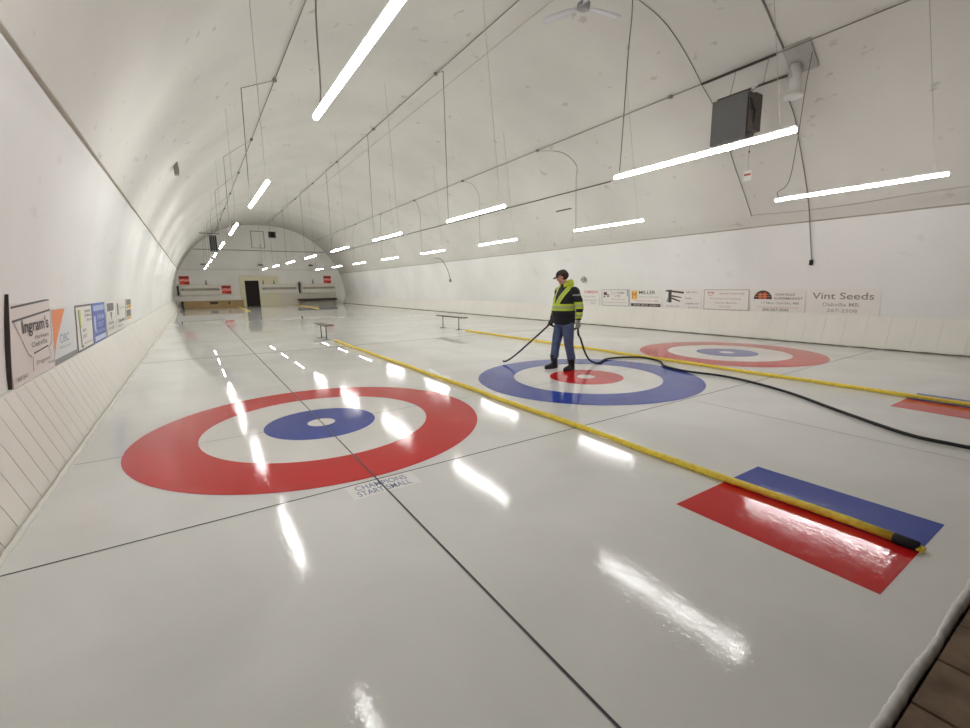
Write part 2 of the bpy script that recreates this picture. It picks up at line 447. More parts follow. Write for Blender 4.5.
# banner frozen into the ice
t = thing('ice_banner', 'white lettered strip frozen in the ice where the two dark lines cross', 'lettering', (-.215, -2.14, 0))
MB().box((-.05, -.01, ZP), (.5, .24, ZP+.0003)).build('backing', SHEET, t)
for s_, v0, x_, ww in (('CHAMPIONS', .125, .01, .42), ('START SMALL', .02, .0, .43)):
    mb = MB(); Vv, F, a, b, c, d = text_pts(s_, .004)
    vs = [mb.bm.verts.new((x_+(x-a)*ww/(b-a), v0+(y-c)*.085/(d-c), ZP+.0009)) for x, y in Vv]
    for f in F: mb.bm.faces.new([vs[j] for j in f])
    mb.build('lettering', INK, t)

DK = (70,66,64); GR = (128,124,122); LG = (165,160,156); RD = (196,58,52)
RW = dict(U=(0,-1,0), V=(0,0,1)); XR = 11.845
def rsign(lab, ya, yb, els, **kw):
    sign('advertising_sign', lab, 'sign', (arch_x(.735, 1)-.012, ya, .735), (0,-1,0), (-.062,0,.998), ya-yb, kw.pop('h', .60), els, group='advertising signs along the right wall', **kw)
# U = -Y, V = +Z gives a normal of -X
rsign('plain pale sign with two large grey words, nearest the camera on the right wall', -.22, -1.66,
      [('lettering', GR, 'text', 'Vint Seeds', .07, .60, .27, .85), ('lettering', LG, 'text', 'Oakville MB.', .23, .31, .16, .52), ('lettering', LG, 'text', '267-2508', .3, .08, .14, .42)])
rsign('white sign with black and orange half-round supermarket logo', 1.13, -.17,
      [('logo', (58,48,46), 'arc', .22, .56, 0, .235, 0, PI), ('logo', (214,92,46), 'rect', .14, .57, .2, .84), ('logo', (214,92,46), 'rect', .22, .57, .29, .86),
       ('logo', (214,150,110), 'rect', .06, .66, .38, .68), ('logo', (214,150,110), 'rect', .08, .76, .36, .78),
       ('lettering', GR, 'text', 'OAKVILLE', .46, .72, .11, .36), ('lettering', GR, 'text', 'SUPERMARKET', .44, .55, .11, .52),
       ('lettering', LG, 'text', '17 Main Oakville, MB', .2, .33, .12, .7), ('logo', (206,140,130), 'rect', .12, .2, .9, .215), ('lettering', GR, 'text', '204-267-2043', .22, .04, .12, .5)])
rsign('pale sign with thin border and small red oval logo', 2.53, 1.2,
      [('logo', (200,90,84), 'arc', .16, .84, .07, .085, PI, 2*PI), ('logo', (200,90,84), 'rect', .09, .83, .24, .87), ('lettering', (178,140,136), 'text', 'Service Centre Ltd.', .36, .76, .1, .54),
       ('lettering', (178,150,146), 'text', 'Plumbing and Heating', .15, .5, .09, .68), ('lettering', (178,150,146), 'text', 'Oakville, Manitoba', .27, .3, .09, .48), ('lettering', (178,150,146), 'text', '267-2043', .36, .13, .07, .26)], frame=(.02, (176,160,154)))
rsign('white sign with a big dark T shaped tool drawing', 3.93, 2.62,
      [('logo', DK, 'rect', .14, .3, .23, 1-.02), ('logo', DK, 'poly', [(.04,.9),(.56,.78),(.56,.88),(.1,.98)]), ('logo', DK, 'poly', [(.22,.62),(.5,.55),(.5,.6),(.24,.7)]),
       ('logo', DK, 'poly', [(.22,.5),(.46,.34),(.47,.4),(.24,.58)]), ('logo', LG, 'poly', [(.08,.35),(.14,.3),(.14,.62)]), ('lettering', GR, 'text', 'JIM HALL', .62, .8, .09, .3), ('lettering', GR, 'text', 'Tools', .6, .5, .1, .16),
       ('lettering', GR, 'text', 'CARPENTRY', .6, .22, .09, .36), ('lettering', LG, 'text', '204-267-2042', .08, .06, .09, .36), ('lettering', LG, 'text', '267-5532', .68, .04, .08, .26)])
rsign('white sign with yellow square emblem and dark band along its foot', 5.26, 4.0,
      [('logo', (228,184,92), 'rect', .03, .42, .23, .94), ('logo', (190,120,60), 'line', [(.07,.5),(.07,.85),(.13,.65),(.19,.85),(.19,.5)], .03), ('lettering', DK, 'text', 'MILLER', .29, .74, .19, .52),
       ('lettering', LG, 'text', 'Collision and Repair', .29, .52, .1, .64), ('lettering', (200,130,124), 'text', 'Portage la Prairie, MB', .1, .3, .09, .8),
       ('banner', (74,62,62), 'rect', .02, .03, .97, .2), ('banner_lettering', (214,208,204), 'text', '204 857 6321', .1, .075, .08, .8)])
rsign('white framed sign with small dark tractor emblem', 6.6, 5.32,
      [('logo', (96,52,56), 'rect', .08, .66, .2, .84), ('logo', (96,52,56), 'arc', .24, .62, 0, .06, 0, 2*PI), ('logo', (60,56,58), 'arc', .1, .56, 0, .035, 0, 2*PI), ('logo', (228,224,220), 'arc', .24, .62, 0, .03, 0, 2*PI),
       ('lettering', GR, 'text', 'S. C. FARMS', .36, .74, .12, .48), ('lettering', GR, 'text', 'LTD', .5, .56, .1, .2), ('lettering', LG, 'text', 'Grain and Cattle', .36, .38, .08, .5), ('lettering', LG, 'rect', .06, .2, .94, .22), ('lettering', (140,180,190), 'rect', .92, .6, .96, .96)], frame=(.018, (150,146,146)))
rsign('white sign with red heading partly hidden behind the person', 7.85, 6.72,
      [('lettering', RD, 'text', 'THE MEADOWS', .3, .76, .17, .64), ('lettering', LG, 'text', 'Auto and Farm', .3, .5, .1, .5), ('lettering', LG, 'rect', .05, .3, .92, .33), ('lettering', LG, 'text', 'Oakville', .6, .1, .1, .24)])

def lsign(lab, ya, yb, za, zb, els, **kw):
    ya, yb, za = (ya+5.24)*1.0525-5.24, (yb+5.24)*1.0525-5.24, 1.55+(za-1.55)*1.05
    sign('advertising_sign', lab, 'sign', (arch_x(za, -1)+.012, ya, za), (0,1,0), (.07,0,.9975), yb-ya, zb-za, els, group='advertising signs along the left wall', **kw)
lsign('tall pale sign with a wine glass outline drawing, nearest on the left wall', -.15, 1.16, .77, 1.6,
      [('drawing', DK, 'line', [(.08,.80),(.99,.86)], .02), ('drawing', DK, 'line', [(.08,.66),(.99,.73)], .02),
       ('drawing', GR, 'line', [(.10,.66),(.35,.28),(.42,.24)], .012), ('drawing', GR, 'line', [(.98,.72),(.96,.34),(.88,.28)], .012),
       ('drawing', GR, 'line', [(.44,.24),(.42,.08)], .015), ('drawing', DK, 'line', [(.46,.27),(.84,.3)], .014), ('drawing', GR, 'line', [(.84,.3),(.9,.16)], .012),
       ('lettering', DK, 'text', "Ingram's", .26, .47, .2, .64), ('lettering', GR, 'text', 'Hardware', .52, .42, .05, .36),
       ('lettering', GR, 'text', 'Oakville', .42, .34, .06, .4), ('lettering', GR, 'text', 'Drugstore', .5, .12, .06, .36), ('lettering', DK, 'text', '267-2411', .06, .05, .045, .22), ('lettering', GR, 'text', 'Portage', .8, .07, .04, .16)],
      panel=mat('sign panel pinkish', (222,212,208), .45), frame=None, thick=.02)
lsign('pale sign with an orange triangle in its upper corner', 1.2, 2.3, .76, 1.37,
      [('triangle', (232,140,92), 'poly', [(.02,1-.02),(.02,.2),(.12,.42),(.56,.98)]), ('lettering', (150,165,185), 'text', 'CIBC', .25, .36, .16, .4), ('lettering', LG, 'text', 'Banking Centre', .22, .25, .06, .5), ('band', (140,140,140), 'rect', .0, .0, 1, .12)],
      panel=mat('sign panel bluish', (216,218,220), .45))
lsign('dark framed white sign with a yellow and grey vertical stroke', 2.36, 3.46, .77, 1.37,
      [('stripe', (196,208,70), 'rect', .16, .5, .28, .9), ('stripe', (120,124,112), 'poly', [(.13,.9),(.18,.9),(.26,.12),(.34,.1),(.3,.06),(.2,.08)]),
       ('lettering', GR, 'text', 'Oakville', .5, .82, .07, .4), ('lettering', GR, 'text', 'Collision', .5, .72, .07, .42), ('lettering', GR, 'text', 'Glass', .6, .62, .06, .28), ('lettering', GR, 'text', '267', .32, .4, .07, .22), ('lettering', GR, 'text', '2567', .3, .27, .07, .26), ('lettering', LG, 'rect', .34, .13, .9, .15)], frame=(.025, (110,110,112)))
BLP = mat('sign panel blue', (96,112,186), .45)
lsign('blue sign with pale blue lettering', 3.5, 4.62, .775, 1.37,
      [('lettering', (176,190,226), 'rect', .08, .8, .92, .94), ('lettering', (190,204,236), 'rect', .08, .3, .2, .68), ('lettering', (190,204,236), 'text', 'FARM', .34, .56, .14, .5), ('lettering', (176,190,226), 'text', 'CREDIT', .34, .38, .12, .5),
       ('lettering', (176,190,226), 'text', 'Manitoba', .1, .23, .1, .8), ('lettering', (206,214,238), 'rect', .06, .04, .94, .16)], panel=BLP)
lsign('white sign with grey square picture above small print', 4.78, 5.85, .79, 1.37,
      [('picture', (126,122,118), 'rect', .08, .7, .8, .94), ('picture', (150,146,140), 'poly', [(.35,.66),(.6,.66),(.5,.4)]), ('lettering', GR, 'text', 'Oakville', .1, .3, .08, .6), ('lettering', LG, 'text', '267-5200', .1, .14, .08, .6)])
lsign('white sign with a thin dark bottle shape', 5.92, 7.3, .8, 1.37,
      [('picture', (110,108,104), 'poly', [(.12,.5),(.26,.48),(.26,.84),(.19,.92),(.12,.84)]), ('lettering', LG, 'text', 'Catering', .4, .66, .12, .5), ('lettering', GR, 'text', 'Oakville', .15, .22, .14, .7), ('lettering', LG, 'text', 'Manitoba', .15, .08, .08, .5)])
OR = (216,160,60)
for lab, za, zb in (('small grey and orange sign, upper of the pair farthest along the left wall', 1.15, 1.37), ('small grey and orange sign, lower of the pair farthest along the left wall', .9, 1.12)):
    lsign(lab, 7.5, 8.45, za, zb, [('picture', (132,126,118), 'rect', .08, .38 if za > 1 else .3, .94, .94), ('band', OR, 'rect', .08, .06, .94, .34 if za > 1 else .24)], panel=PANEL, thick=.012)
xa_, xb_ = arch_x(.74, -1), arch_x(1.52, -1)
tag(MB().hexa([(xa_-.02,.092,.73),(xa_+.025,.092,.73),(xa_+.025,.105,.73),(xa_-.02,.105,.73),(xb_-.02,.092,1.54),(xb_+.025,.092,1.54),(xb_+.025,.105,1.54),(xb_-.02,.105,1.54)]).build('wall_post', RAIL), 'narrow dark upright post beside the tall sign at the left edge', 'post')

# ------------------------------------------------------------------ hanging lights
def arch_on(p, d):
    """from p along d to the vault"""
    p, d = Vector(p), Vector(d).normalized(); t = 0
    while t < 20:
        q = p+d*t
        if q.z > arch_z(min(max(q.x, CX-RX+.01), CX+RX-.01)) - .005: return q
        t += .01
    return p
LEN = 2.34; ORD = ('nearest', 'second', 'third', 'fourth', 'fifth', 'sixth', 'seventh', 'farthest')
ROWN = ('left', 'middle', 'right')
CND = ((1.07, 6.42), (5.09, 7.24), (9.1, 5.975))     # conduits on the vault: x, z
for r in range(3):
    proto = None
    for n in range(8):
        yb = -.57+5.0*n
        if n == 0: yb = (-.80, -.57, -.86)[r]
        x = (0.0, 4.24, 8.42)[r] - (.005, .0145, .018)[r]*(yb+.6); z = 3.07
        lab = ('%s tube light hanging above the %s sheet' if n in (0, 7) else '%s tube light from the camera above the %s sheet') % (ORD[n], ROWN[r])
        t = thing('tube_light', lab, 'ceiling light', (x, yb, z), group='lit tube lights over the %s sheet' % ROWN[r])
        if proto is None:
            mb = MB()
            mb.tube([(0, 0, 0), (0, -LEN, 0)], .027, 8)
            d = mb.build('diffuser', TUBEM, t)
            hz = MB().box((-.014, -LEN-.01, .022), (.014, .01, .045)).build('housing', WHITE, t, bevel=.006)
            proto = (d, hz)
        else:
            for q in proto: c = q.copy(); C.objects.link(c); c.parent = t
        # near hanger: thin wire, leaning slightly away, up to the vault
        # far hanger: power cord that rises, bends and runs on to the conduit
        a = Vector((x, yb-LEN+.15, z+.05)); e = arch_on(a, (.1*(CX-x)/5+.12*0, .55, 4.0)); rad = .0035
        MB().tube([a-Vector((x, yb, z)), e-Vector((x, yb, z))], rad, 5).build('hanging_wire', WIRE, t)
        a = Vector((x, yb-.05, z+.05)); cx_, cz_ = CND[r]
        if r == 0: bend = Vector((x+.05, yb+.0, 5.12)); jn = Vector((cx_, yb+2.65, cz_))
        elif r == 1: bend = Vector((x+.0, yb, 6.33)); jn = Vector((cx_, yb+2.1, cz_))
        else: bend = Vector((x+.05, yb+.05, 5.0)); jn = Vector((cx_, yb+2.6, cz_))
        if n == 0 and r == 2: pts = [a, (x+.05, yb-.0, z+.15), (x+.4, yb-.02, 3.45), (9.34-.3, yb, 4.16), (9.16, yb, 5.15), (9.3, yb, arch_z(9.3)-.01)]
        elif n == 0 and r == 1: pts = [a, (x+.1, yb, 3.26), (4.42, yb, 4.68), (4.46, yb, 5.6), (4.6, yb+.4, arch_z(4.6)-.01)]
        elif n == 0 and r == 0: pts = [a, (x+.06, yb, 3.3), (x+.08, yb, 4.1), (.3, yb+.3, 5.0), (.5, yb+.6, arch_z(.5)-.01)]
        elif r == 2: pts = [a, a.lerp(bend, .7), bend-Vector((0,0,.12)), bend.lerp(jn, .35)+Vector((0,0,.12)), jn]
        else: pts = [a, bend, jn]
        pts = [Vector(p)-Vector((x, yb, z)) for p in pts]
        if n == 0 or r == 2: pts = spline(pts, 5)
        if jn.y < 40.8: MB().tube(pts, .0075 if n < 2 else .006, 6).build('power_cord', CORD, t)

# conduits fixed along the vault
def run(name, pts, r, m, lab, cat, group=None, clips=None):
    mb = MB().tube(pts, r, 8)
    if clips:
        t = thing(name, lab, cat, pts[0], group=group); o0 = Vector(pts[0])
        for v in mb.bm.verts: v.co -= o0
        mb.build('pipe', m, t)
        for y in clips:
            a = Vector(pts[0])-o0; MB().box((-.04, y-o0.y-.04, -.04), (.04, y-o0.y+.04, .03)).build('junction_box', m, t)
        return t
    return tag(mb.build(name, m, smooth=True), lab, cat, group)
run('conduit', [(1.07, Y0, 6.43), (1.07, Y1-.02, 6.43)], .012, COND, 'thin grey conduit along the vault above the left sheet', 'conduit', 'conduits along the vault', [2.1+5*i for i in range(8)])
run('conduit', [(5.09, Y0, 7.25), (5.09, Y1-.02, 7.25)], .012, COND, 'thin grey conduit along the crown of the vault', 'conduit', 'conduits along the vault', [1.55+5*i for i in range(8)])
run('conduit', [(9.1, Y0, 5.985), (9.1, Y1-.02, 5.985)], .012, COND, 'thin grey conduit along the vault above the right sheet', 'conduit', 'conduits along the vault', [2.05+5*i for i in range(8)])
run('cable', [(5.62, Y0, 7.2), (5.62, 22, 7.2)], .006, WIRE, 'pale thin cable beside the conduit at the crown of the vault', 'cable')
run('rail_pipe', [(10.42, 5.0, 4.75), (10.42, 40.9, 4.75)], .016, mat('rail pipe', (92,88,82), .5), 'dark straight pipe low on the right side of the vault', 'pipe')
def on_vault(pts, off=.012):
    out = []
    for (x, y, z) in spline(pts, 6):
        d = Vector((x-CX, z)); k = ((abs(d.x)/RX)**NE+(abs(z)/RZ)**NE)**(-1/NE); dd = d*k; l = dd.length; dd *= (l-off)/l
        out.append((CX+dd.x, y, dd.y))
    return out
def vcable(pts, r, m, lab): return run('cable', on_vault(pts), r, m, lab, 'cable')
vcable([(6.2,1.3,7.2),(6.9,1.28,7.04),(7.61,1.21,6.82),(8.6,1.25,6.36),(9.2,1.28,5.98),(9.55,1.25,5.7),(9.9,1.25,5.4),(10.63,1.24,4.56),(10.82,1.22,4.3),(11.14,1.14,3.76),(11.36,1.05,3.22)], .007, CORD, 'grey cable arching over the vault beside the dark heater')
vcable([(7.0,-.45,7.0),(8.16,-.44,6.59),(8.72,-.42,6.29),(9.11,-.43,6.04)], .018, CORD, 'thick cable coming down the vault to the heater flue')
vcable([(11.36,1.05,3.25),(11.37,0,3.2),(11.37,-1.22,3.2),(11.36,-2.12,3.24),(11.36,-3.6,3.26)], .008, WIRE, 'thin pale cable running level just above the right wall seam')
t = thing('extension_cord', 'long grey cord hanging down the right wall to a black plug', 'cord', (9.93, -.25, 5.37)); o0 = Vector((9.93,-.25,5.37))
pp = [Vector(p)-o0 for p in on_vault([(9.6,-.4,5.66),(9.93,-.25,5.37),(10.21,-.26,5.08),(10.71,-.24,4.45),(11.09,-.25,3.85),(11.36,-.26,3.31),(11.62,-.26,2.64),(11.75,-.28,2.05)], .02)]
MB().tube(pp, .010, 8).build('cord', CORD, t, smooth=True)
e = pp[-1]; MB().box((e.x-.04, e.y-.035, e.z-.13), (e.x+.02, e.y+.035, e.z)).build('plug', BLACK, t, bevel=.01)
t = thing('extension_cord', 'short grey cord with a plug on the right wall beyond the person', 'cord', (11.3, 18.6, 3.2)); o0 = Vector((11.3,18.6,3.2))
pp = [Vector(p)-o0 for p in on_vault([(11.3,19.4,3.22),(11.4,18.65,3.1),(11.58,18.34,2.6),(11.78,18.26,1.95)], .02)]
MB().tube(pp, .016, 6).build('cord', CORD, t, smooth=True)
e = pp[-1]; MB().box((e.x-.05, e.y-.07, e.z-.16), (e.x+.03, e.y+.07, e.z)).build('plug', CORD, t, bevel=.01)
t = thing('outlet_box', 'small grey outlet box on the left side of the vault', 'outlet', (arch_x(4.54,-1)+.01, 8.63, 4.54))
MB().box((0,-.09,-.18),(.1,.09,.12)).build('box', COND, t, bevel=.01); MB().box((.1,-.05,-.12),(.11,.05,.0)).build('socket', CORD, t)
t = thing('vent_slot', 'narrow dark slot fitting high on the right side of the vault', 'vent', (10.8, 7.15, 4.25)); 
MB().box((0,0,0),(.05,.85,.06)).build('slot', STEEL, t, bevel=.01); MB().box((-.006,.04,.015),(0,.81,.045)).build('opening', RAIL, t)
t = thing('wall_disc', 'round grey fitting on the right wall behind the person\'s head', 'fitting', (11.72, 7.45, 1.72))
mb = MB().tube([(.1,0,0),(.02,0,0),(0,0,0)], [.11,.11,.09], 20); mb.build('cover', mat('grey fitting', (176,174,170), .5), t)
mb = MB().tube([(0,0,0),(-.02,0,0)], [.04,.03], 14); mb.build('cap', COND, t)
tag(MB().box((11.5,-3.05,2.72),(11.6,-2.95,2.84)).build('cable_clip', RAIL, bevel=.01), 'small dark clip at the right seam by the picture edge', 'clip')

# ceiling fan
t = thing('ceiling_fan', 'white three blade ceiling fan hanging from the vault', 'ceiling fan', (5.01, .91, 6.2))
ht = arch_z(5.01)-6.2
MB().tube([(0,0,.1),(0,0,ht)], .014, 10).build('downrod', WHITE, t)
MB().tube([(0,0,ht-.1),(0,0,ht)], [.03,.075], 16).build('canopy', WHITE, t)
MB().tube([(0,0,-.05),(0,0,-.03),(0,0,.05),(0,0,.1)], [.05,.1,.11,.03], 20).build('motor', mat('fan motor', (150,148,146), .5), t)
FANM = mat('fan blade', (206,205,208), .5)
for k in range(3):
    a = math.radians((-12, 118, 235)[k]); rings = []
    dx, dy = math.cos(a), math.sin(a); nx, ny = -dy, dx
    for q, wd in ((.1,.04),(.2,.05),(.3,.07),(.5,.08),(.66,.085),(.72,.06),(.74,.02)):
        zz = -.00-.05*q*q; tw = .012
        rings.append([(dx*q+nx*s*wd, dy*q+ny*s*wd, zz+s*tw+h) for s, h in ((-1,-.004),(1,-.004),(1,.004),(-1,.004))])
    MB().ring_loft(rings).build('blade', FANM, t)

# gas heater on rails, with flue
t = thing('unit_heater', 'dark grey box heater hanging from rails on the right vault', 'heater', (8.7, .3, 4.45))
HG = mat('heater enamel', (104,104,104), .5, noise=.05); o0 = (8.7,.3,4.45)
MB().box((0,-.33,0),(.34,.42,.9)).build('body', HG, t, bevel=.012)
mb = MB()
for i in range(9): mb.box((.36,-.29,.06+i*.09),(.4,.38,.12+i*.09))
mb.build('louvre', HG, t)
MB().box((.02,-.47,.12),(.3,-.335,.82)).build('burner_box', mat('heater burner', (92,84,78), .5, .3, noise=.4, nscale=20), t, bevel=.01)
mb = MB()
for k in range(6): mb.tube(spline([(.0,-.36-.02*k,.75-.1*k),(-.04,-.44-.01*k,.6-.06*k),(-.02,-.5,.35+.03*k),(.05,-.42,.2)], 5), .012, 6)
mb.build('valve_pipes', BLACK, t)
MB().tube([(.15,-.34,.92),(.15,-.34,.99),(.6,-.82,1.12)], .045, 12).build('flue_elbow', WHITE, t)
MB().box((.17,-.95,.955),(.2,.42,.99)).build('lower_rail', RAIL, t)
MB().box((.38,-.62,1.51),(.42,.95,1.55)).build('upper_rail', RAIL, t)
mb = MB()
for y in (.15,-.5): mb.tube([(.19,y,.98),(.385,y+.02,1.52)], .006, 6)
mb.build('hanger_rods', CORD, t)
mb = MB().tube([(.0,-.44,.1),(.0,-.44,-.32)], .004, 6); mb.ell((.0,-.44,-.3),(.02,.02,.02)); mb.build('pull_chain', CORD, t)
MB().box((-.005,-.52,-.86),(.005,-.37,-.66)).build('tag', WHITE, t); MB().box((-.008,-.51,-.76),(-.005,-.38,-.72)).build('tag_print', inkmat((196,96,70)), t)
MB().tube([(0,-.44,-.32),(0,-.44,-.68)], .0025, 5).build('tag_string', WIRE, t)
t = thing('vent_pipe', 'white vertical flue pipe with a square metal ceiling plate beside the heater', 'pipe', (9.42,-.55,5.2))
MB().tube([(0,0,0),(0,0,arch_z(9.42)-5.22)], .1, 20).build('pipe', WHITE, t, smooth=False)
MB().tube([(0,0,-.03),(0,0,.02),(0,0,.05)], [.165,.17,.12], 20).build('end_cap', WHITE, t)
q_ = [(xx-9.42, yy, arch_z(xx)-5.2) for xx in (9.08, 9.56) for yy in (-.34, .14)]
MB().hexa([(x, y, z-.05) for x, y, z in (q_[0], q_[2], q_[3], q_[1])]+[(x, y, z-.02) for x, y, z in (q_[0], q_[2], q_[3], q_[1])]).build('ceiling_plate', STEEL, t)
MB().box((-.09,-.03,.42),(-.084,.05,.47)).build('slot', BLACK, t)
# far heater
t = thing('unit_heater', 'small distant dark heater hanging by the left tube lights', 'heater', (.5,33,4.55))
MB().box((-.22,-.2,-.3),(.24,.2,.85)).build('body', HG, t, bevel=.02); 
mb = MB()
for i in range(4): mb.box((-.19+.11*i,-.23,-.2),(-.13+.11*i,-.2,.75))
mb.build('louvre', BLACK, t)
MB().box((-.85,-.05,.95),(.45,.0,1.0)).build('rail', RAIL, t); MB().tube([(0,0,.85),(0,0,arch_z(.5)-4.57)], .012, 6).build('hanger_rod', CORD, t)

# ------------------------------------------------------------------ far gable fittings
YG = Y1
along_m = mat('gable seam', (120,114,106), .7)
def hb(name, x0, z0, x1, z1, d, m, lab=None, cat=None, kind=None, group=None, parent=None):
    o = MB().box((x0, YG-d, z0), (x1, YG-.002, z1)).build(name, m, parent); return tag(o, lab, cat, group, kind)
hb('trim_5', arch_x(5.0,-1)+.1, 4.98, arch_x(5.0,1)-.1, 5.03, .03, along_m, kind='structure')
hb('trim_6', arch_x(3.3,-1)+.1, 3.3, arch_x(3.3,1)-.1, 3.325, .02, mat('gable seam pale', (180,174,166), .7), kind='structure')
t = thing('gable_hatch', 'pale outlined hatch door high in the far end wall', 'hatch', (4.36, YG, 5.27))
MB().box((-.5,-.03,0),(.5,0,1.42)).build('door_panel', GABLE, t)
mb = MB()
for a in ((-.56,-.05,0,-.5,0,1.46),(.5,-.05,0,.56,0,1.46),(-.56,-.05,1.42,.56,0,1.48),(-.56,-.05,-.04,.56,0,0)): mb.box(a[:3], a[3:])
mb.build('frame', mat('hatch frame', (160,154,146), .7), t); MB().box((.12,-.08,.05),(.18,-.05,.3)).build('latch', CORD, t)
t = thing('gable_vent', 'small black square vent high in the far end wall', 'vent', (5.6, YG, 6.2))
MB().box((-.32,-.06,0),(.32,0,.55)).build('frame', mat('vent frame', (96,92,88), .6), t); MB().box((-.25,-.08,.06),(.25,-.06,.5)).build('grille', BLACK, t)
for i, x in enumerate((-.1, 4.35, 8.75)):
    t = thing('wall_fixture', ('small dark oval fixture on the far wall above the left sheet', 'small dark oval fixture on the far wall above the door', 'small dark oval fixture on the far wall above the right sheet')[i], 'fixture', (x, YG, 3.72), group='dark oval fixtures on the far wall')
    MB().ell((0,-.25,0),(.24,.24,.07)).build('head', CORD, t); MB().box((-.03,-.2,-.02),(.03,0,.02)).build('arm', CORD, t)
# doorway with cream surround
t = thing('door_1', None, None, (3.5, YG, 0)); tag(t, kind='structure')
SUR = mat('cream surround', (226,220,194), .6)
mb = MB(); mb.box((-1.0,-.12,2.32),(2.25,0,2.76)); mb.box((-1.0,-.12,-.1),(-.58,0,2.32)); mb.box((.57,-.12,-.1),(2.25,0,2.32)); mb.build('surround', SUR, t)
MB().box((-.58,-.05,-.1),(.57,-.01,2.32)).build('opening', mat('dark doorway', (36,28,26), .8), t)
mb = MB(); mb.box((-.58,-.1,-.1),(-.54,-.05,2.32)); mb.box((.53,-.1,-.1),(.57,-.05,2.32)); mb.box((-.58,-.1,2.28),(.57,-.05,2.32)); mb.build('door_frame', RAIL, t)
# scoreboards
SB = mat('scoreboard cream', (230,226,216), .5); NUMM = inkmat((70,64,60))
def scoreboard(lab, x0, x1, nums, extra=0):
    t = thing('scoreboard', lab, 'scoreboard', (x0, YG-.15, 0), group='curling scoreboards on the far wall'); w = x1-x0
    MB().box((0,0,1.12),(w+extra,.12,1.95)).build('board', SB, t); MB().box((-.02,-.05,1.95),(w+extra+.02,.12,2.0)).build('top_ledge', CREAM, t)
    MB().box((0,-.05,1.08),(w,.12,1.12)).build('bottom_ledge', GROOVE, t)
    MB().box((.08,-.006,1.47),(w-.08,0,1.70)).build('number_strip', mat('number strip', (186,180,170), .6), t)
    mb = MB(); n = nums; st = (w-.3)/n
    for i in range(n):
        s_ = str(i+1); Vv, F, a, b, c, d = text_pts(s_, .03); ww = .15 if len(s_) == 2 else .09
        vs = [mb.bm.verts.new((.15+(i+.5)*st-ww/2+(x-a)*ww/(b-a), -.008, 1.505+(y-c)*.16/(d-c))) for x, y in Vv]
        for f in F: mb.bm.faces.new([vs[j] for j in f])
    mb.build('numbers', NUMM, t); return t
scoreboard('cream scoreboard with number strip, left of the dark doorway', -2.05, 1.0, 14, .85)
scoreboard('cream scoreboard with number strip, just right of the dark doorway', 4.2, 7.42, 14)
scoreboard('cream scoreboard with number strip, farthest right on the end wall', 7.75, 11.0, 14)
hb('post', 7.53, 1.1, 7.64, 2.15, .2, RAIL, 'dark upright post between the two right scoreboards', 'post')
hb('post', -2.2, 1.1, -2.1, 1.9, .2, RAIL, 'dark upright post at the left end of the left scoreboard', 'post')
for x, lab in ((-.05,'left scoreboard'),(4.45,'left end of the middle scoreboard'),(5.35,'middle scoreboard near the cream surround corner'),(8.85,'right scoreboard')):
    t = thing('hook', 'small dark hook standing above the '+lab, 'hook', (x, YG-.1, 1.98), group='small hooks above the scoreboards')
    MB().tube([(0,0,.0),(0,0,.18),(0,0,.42)], [.09,.05,.03], 8).build('stem', CORD, t)
hb('low_wall_panel', 4.1, -.1, 11.0, 1.06, .1, mat('low panel', (222,216,204), .6, noise=.05), 'beige panelling under the right scoreboards', 'panelling')
# red soft-drink signs
def coke(lab, x, z, y):
    w = .72
    wave = [(0.0,.30),(.2,.42),(.45,.44),(.7,.36),(1.0,.44),(1.0,.56),(.7,.5),(.45,.58),(.2,.56),(0.0,.46)]
    sign('soft_drink_sign', lab, 'sign', (x, y, z), (1,0,0), (0,0,1), w, w,
         [('lettering', (110,24,26), 'rect', .04, .72, .96, .9), ('wave', (240,180,176), 'poly', wave), ('lettering', (240,190,186), 'text', 'Coca-Cola', .06, .58, .12, .88), ('lettering', (150,30,30), 'rect', .5, .06, .94, .24)],
         panel=mat('sign red', (226,70,60), .4), group='red square drink signs on the far wall')
coke('red square drink sign, top left corner of the far wall', -1.98, 2.02, YG-.006)
coke('red square drink sign at the right end of the left scoreboard', 1.06, 1.18, YG-.152)
coke('red square drink sign above the right scoreboard', 9.9, 2.02, YG-.006)
# tan bench box, dark shelf
t = thing('plywood_bench', 'long low tan plywood box along the far wall left of the door', 'bench', (-1.85, YG-.52, 0))
MB().box((0,0,0),(4.5,.5,.56)).build('box', TAN, t, bevel=.01); MB().box((-.02,-.03,.56),(4.55,.5,.6)).build('lid', mat('tan lid', (190,164,120), .6), t)
MB().box((-.16,.0,.0),(-.02,.4,.6)).build('end_post', RAIL, t); MB().box((1.9,-.03,.3),(2.5,0,.5)).build('handle', RAIL, t); MB().box((3.3,-.03,.25),(3.42,0,.5)).build('latch', RAIL, t)
t = thing('wall_shelf', 'long dark shelf on low legs under the right scoreboards', 'shelf', (7.3, YG-.7, 0))
MB().box((0,0,.36),(3.6,.55,.56)).build('board', RAIL, t)
for x in (.1,1.8,3.4): MB().box((x,.1,0),(x+.08,.45,.36)).build('leg', mat('shelf leg', (176,160,146), .6), t)

